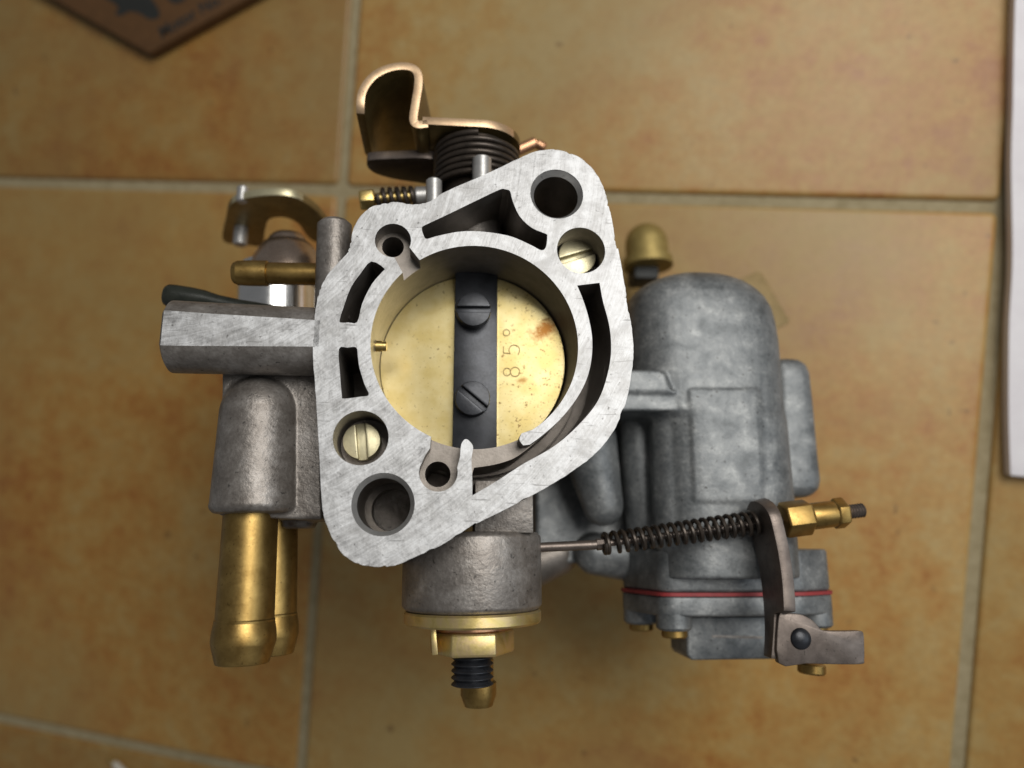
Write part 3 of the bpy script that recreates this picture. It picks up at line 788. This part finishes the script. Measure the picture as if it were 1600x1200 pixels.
# ---- pump rod, spring, adjusting nut, lever
zr = -16.0
def P(x, y): return W(x, y, zr)
sr = S(1050, 835, zr)
b = B(); b.tube([P(800, 858), P(848, 855), P(934, 851)], 7.3 / sr, 20); b.tube([P(932, 851), P(946, 849.5)], 9 / sr, 8); b.tube([P(940, 850), P(1345, 797.5)], 5.2 / sr, 16)
rod = b.build('pump_rod', M['brown'], carb)
b = B(); hx = helix(P(943, 849.3), P(950, 848.4), 14.6 / sr, 1.5, 22, 14.8 / sr)[:-1] + helix(P(950, 848.4), P(1196, 814.5), 14.8 / sr, 19.5, 22, 17.0 / sr)[11:]; b.tube(hx, 3.6 / sr, 8); b.build('pump_spring', M['dark'], carb)
b = B(); d = P(1345, 797) - P(946, 849)
b.cyl(P(1193, 815), P(1200, 814), 26 / sr, 32, 0, .15); b.build('spring_washer', M['dark'], carb)
b = B(); b.cyl(P(1222, 813), P(1264, 807.5), 29 / sr, 6, 0, .35, R(20)); b.cyl(P(1263, 807.5), P(1304, 802.5), 21 / sr, 32, 0, .3); b.cyl(P(1301, 803), P(1320, 800.5), 25 / sr, 6, 0, .35, R(40))
b.build('adjusting_nut', M['brass'], rod, .12)
b = B(); p, q_ = P(1318, 801), P(1349, 797); L = (q_ - p).length; r_ = 11.5 / sr; prof = []
for i in range(7): prof += [(L * (i + .1) / 7, r_ - .22), (L * (i + .6) / 7, r_)]
b.lathe(p, q_ - p, prof + [(L, r_ - .3)], 24); b.build('rod_thread', M['brown'], rod, 0, angle=20)
lv = B(); zt, zl = -10.0, -21.5
cl = catmull([W(x, y, zt) for x, y in ((1204, 778), (1210, 797), (1218, 830), (1225, 863), (1231, 905), (1233.5, 940), (1234, 970), (1233, 1000), (1230, 1036))], 4)
acc = 0; rings = []
hz = (zt - zl) / 2; zmid = (zt + zl) / 2
for i, p in enumerate(cl):
    t = (cl[min(i + 1, len(cl) - 1)] - cl[max(i - 1, 0)]).normalized(); nr = Vector((-t.y, t.x, 0)) * 1.12
    if i: acc += (p - cl[i - 1]).length
    k = math.sqrt(max(0.03, 1 - (1 - min(acc / 4.2, 1)) ** 2))
    top_ = zmid + hz * k - (4.1 if p.y < W(1234, 957, zt).y else 0); lo_ = zmid - hz * k + 4.2 * i / len(cl)
    rings.append([Vector((p.x + nr.x, p.y + nr.y, top_)), Vector((p.x - nr.x, p.y - nr.y, top_)), Vector((p.x - nr.x, p.y - nr.y, lo_)), Vector((p.x + nr.x, p.y + nr.y, lo_))])
lv.loft(rings)
lvo = lv.build('pump_lever', M['brown'], carb, .12)
b = B(); ft = catmull([Vector((x, y, 0)) for x, y in ((1217, 964), (1226, 959), (1240, 959), (1255, 961), (1272, 971), (1283, 983), (1296, 986), (1325, 986), (1346, 986), (1350, 992), (1351, 1010), (1351, 1032), (1346, 1038), (1300, 1038), (1260, 1037), (1217, 1036))], 3, True)
b.sheet([W(v.x, v.y, -13.2) for v in ft], (0, 0, -1.6))
b.build('lever_foot', M['brown'], lvo, .35)
b = B(); c = W(1251, 998, -13.2); r_ = 16.5 / S(1251, 998, -13)
b.lathe(c - Vector((0, 0, .3)), (0, 0, 1), [(0, r_), (.4, r_)] + [(.4 + .9 * math.sin(t), r_ * math.cos(t)) for t in [math.pi / 2 * i / 6 for i in range(1, 7)]], 32); b.build('rivet', M['black'], lvo)

# ---- parts far below the flange: brass cap nut, thin plate, body and air horn
b = B(); z = -66; s_ = S(1010, 390, z); p, q_ = W(1010, 382, z), W(1012, 410, z); L = (q_ - p).length; r_ = 33 / s_
b.lathe(p, q_ - p, [(-r_ * math.cos(t), r_ * math.sin(t)) for t in [math.pi / 2 * i / 10 for i in range(11)]] + [(L * .85, r_), (L * .86, r_ + 1.0), (L + 1.4, r_ + 1.0)], 36)
nut_ = b.build('cap_nut', M['dull_brass'], carb)
b = B(); pn_ = W(1004, 424, -70); b.box(pn_, 3.4, 3.6, 4.5); b.build('nut_neck', M['ink'], nut_, .4)
b = B(); z = -62; b.sheet(px([(1120, 450), (1184, 424), (1190, 426), (1234, 500), (1232, 505), (1200, 520), (1120, 520)], z), (0, 0, -1.2)); b.build('cover_plate', M['edge_plate'], carb, .2)
b = B(); b.lathe((0, 0, -62), (0, 0, 1), [(0, 25), (6, 26), (30, 25), (40, 22)], 64); b.build('main_body', M['inner'], carb)
b = B(); A_, C_ = W(1000, 458, -52), W(1185, 800, -52)
b.box((14, -8, -60), 30, 9, 8)
b.box(((A_.x + C_.x) / 2, (A_.y + C_.y) / 2, -60), (C_.x - A_.x) / 2, (A_.y - C_.y) / 2, 9); b.build('bowl_cover', M['zinc'], carb, 2.0, 3)
b = B(); p = W(612, 806, -32); b.cyl((p.x, p.y, -46), (p.x, p.y, -27), 6.5, 32, 0, .6); b.build('stud_boss', M['cast'], carb)
b = B(); p = W(700, 700, -40); b.box((p.x + 1, p.y - 1, -36), 13, 11, 9); b.build('lower_casting', M['inner'], carb, 2.0, 3)
# air horn: standing with the edge of its rim on the tiles
RA = 27.0
ax = Vector((3.0, 2.0, 0))
def low(h): 
    c = local_to_world((ax.x, ax.y, -h)); nn = FLANGE_N
    return c.z - RA * MM * math.sqrt(max(0, 1 - nn.z ** 2))
lo_h, hi_h = 40.0, 160.0
for _ in range(50):
    mid = (lo_h + hi_h) / 2
    if low(mid) > 0.0001: lo_h = mid
    else: hi_h = mid
HA = lo_h
print('air horn depth', HA, 'tile', TW, TH, 'flange normal', FLANGE_N)
b = B(); b.lathe((ax.x, ax.y, -HA), (0, 0, 1), [(0, RA - 3), (0, RA), (3, RA), (3.5, RA - 1.5), (HA - 60, RA - 3), (HA - 60, RA - 6), (0, RA - 6), (0, RA - 3)], 64, 0, 0, False, False); b.build('air_horn', M['zinc'], carb)

# ------------------------------------------------------------------ things beside it
# printed cardboard packet, top left
def wl(pt, o): return (pt - o) * 1000
pk = bpy.data.objects.new('cardboard_packet', None); COL.objects.link(pk); pk.empty_display_size = .02
hk = .0045
A_, Bc, Cc = Wf(233, 83, hk), Wf(75, -6, hk), Wf(392, -6, hk)
u = (Bc - A_).normalized(); w = (Cc - A_).normalized(); 
pk.location = (A_.x, A_.y, 0)
tag(pk, 'dark brown cardboard packet with black print, its corner lying on the tiles', 'packet')
b = B(); La, Lb = 130, 170
pts = [Vector((0, 0, 0)), u * La, u * La + w * Lb, w * Lb]
b.sheet([p + Vector((0, 0, .02)) for p in pts], (0, 0, hk * 1000 - .02))
b.build('card', M['card'], pk, .35, 2, off=0)
def on_card(x, y): return wl(Wf(x, y, hk + .00004), Vector((A_.x, A_.y, 0)))
b = B()
big = catmull([Vector((x, y, 0)) for x, y in ((140, -25), (160, -6), (175, 3), (185, 12), (180, 22), (190, 24), (203, 18), (220, 22), (233, 30), (247, 28), (249, 18), (240, 2), (228, -12), (200, -30))], 4, True)
b.sheet([on_card(v.x, v.y) for v in big], (0, 0, .03))
sm = catmull([Vector((x, y, 0)) for x, y in ((255, -14), (266, 2), (276, 5), (288, 0), (296, -14))], 4, True)
b.sheet([on_card(v.x, v.y) for v in sm], (0, 0, .03))
b.build('print', M['ink'], pk, off=0)
cu = bpy.data.curves.new('print', 'FONT'); cu.body = 'Motor No.'; cu.size = .0058; cu.extrude = .00001; cu.offset = .00016
to = bpy.data.objects.new('print', cu); COL.objects.link(to)
dg = bpy.context.evaluated_depsgraph_get(); dg.update()
me = bpy.data.meshes.new_from_object(to.evaluated_get(dg)); bpy.data.objects.remove(to)
me.materials.clear(); me.materials.append(M['ink'])
to = bpy.data.objects.new('print', me); COL.objects.link(to); to.parent = pk
tp = on_card(252, 60); te = on_card(330, 14); ta = math.atan2(te.y - tp.y, te.x - tp.x)
to.location = (tp.x * MM, tp.y * MM, hk + .00006); to.rotation_euler = (0, 0, ta)

# white paper pad at the right edge
hp = .004
edge = [(1588, -60), (1586, 0), (1583.5, 100), (1582.5, 167), (1580, 240), (1580.5, 300), (1582, 380), (1581, 433), (1577.5, 490), (1576.5, 533), (1576, 600), (1576.5, 667), (1579, 743)]
ep = [Wf(x, y, hp) for x, y in edge]
org = Vector((ep[6].x, ep[6].y, 0))
b = B()
L_ = [wl(p, org) for p in catmull(ep, 3)]
low_ = [Vector((p.x, p.y, .05)) for p in L_] 
ring_t = L_ + [L_[-1] + Vector((90, 0, 0)), L_[0] + Vector((90, 0, 0))]
b.sheet([Vector((p.x, p.y, .05)) for p in ring_t], (0, 0, hp * 1000 - .05))
pp = b.build('paper_pad', M['paper'], None, .2, 2, off=0); pp.location = org
tag(pp, 'white paper pad lying on the tiles at the right edge', 'paper')

# pen tip at the bottom left
A_, C_ = Wf(171, 1184, .0012), Wf(192, 1206, .0012)
d = C_ - A_; d.z = 0; d.normalize()
pn = bpy.data.objects.new('pen', None); COL.objects.link(pn); pn.location = (A_.x, A_.y, 0); pn.empty_display_size = .01
tag(pn, 'thin pen with a brass point lying on the tiles', 'pen')
b = B(); b.lathe((0, 0, 1.3), d, [(0, .35), (.3, .55), (2.4, .8)], 20); b.build('point', M['brass_bright'], pn, off=0)
b = B(); b.lathe(Vector((0, 0, 1.3)) + d * 2.4, d, [(0, .85), (2.0, 1.3), (40, 1.3), (40.2, 1.0)], 24); b.build('barrel', M['pen'], pn, off=0)

# ------------------------------------------------------------------ check
bpy.context.view_layer.update()
mn = {}
for o in COL.objects:
    if o.type == 'MESH' and o.name not in ('floor',) and not o.name.startswith('tile'):
        z = min((o.matrix_world @ Vector(c)).z for c in o.bound_box)
        if z < .0005: print('low', o.name, round(z * 1000, 2))
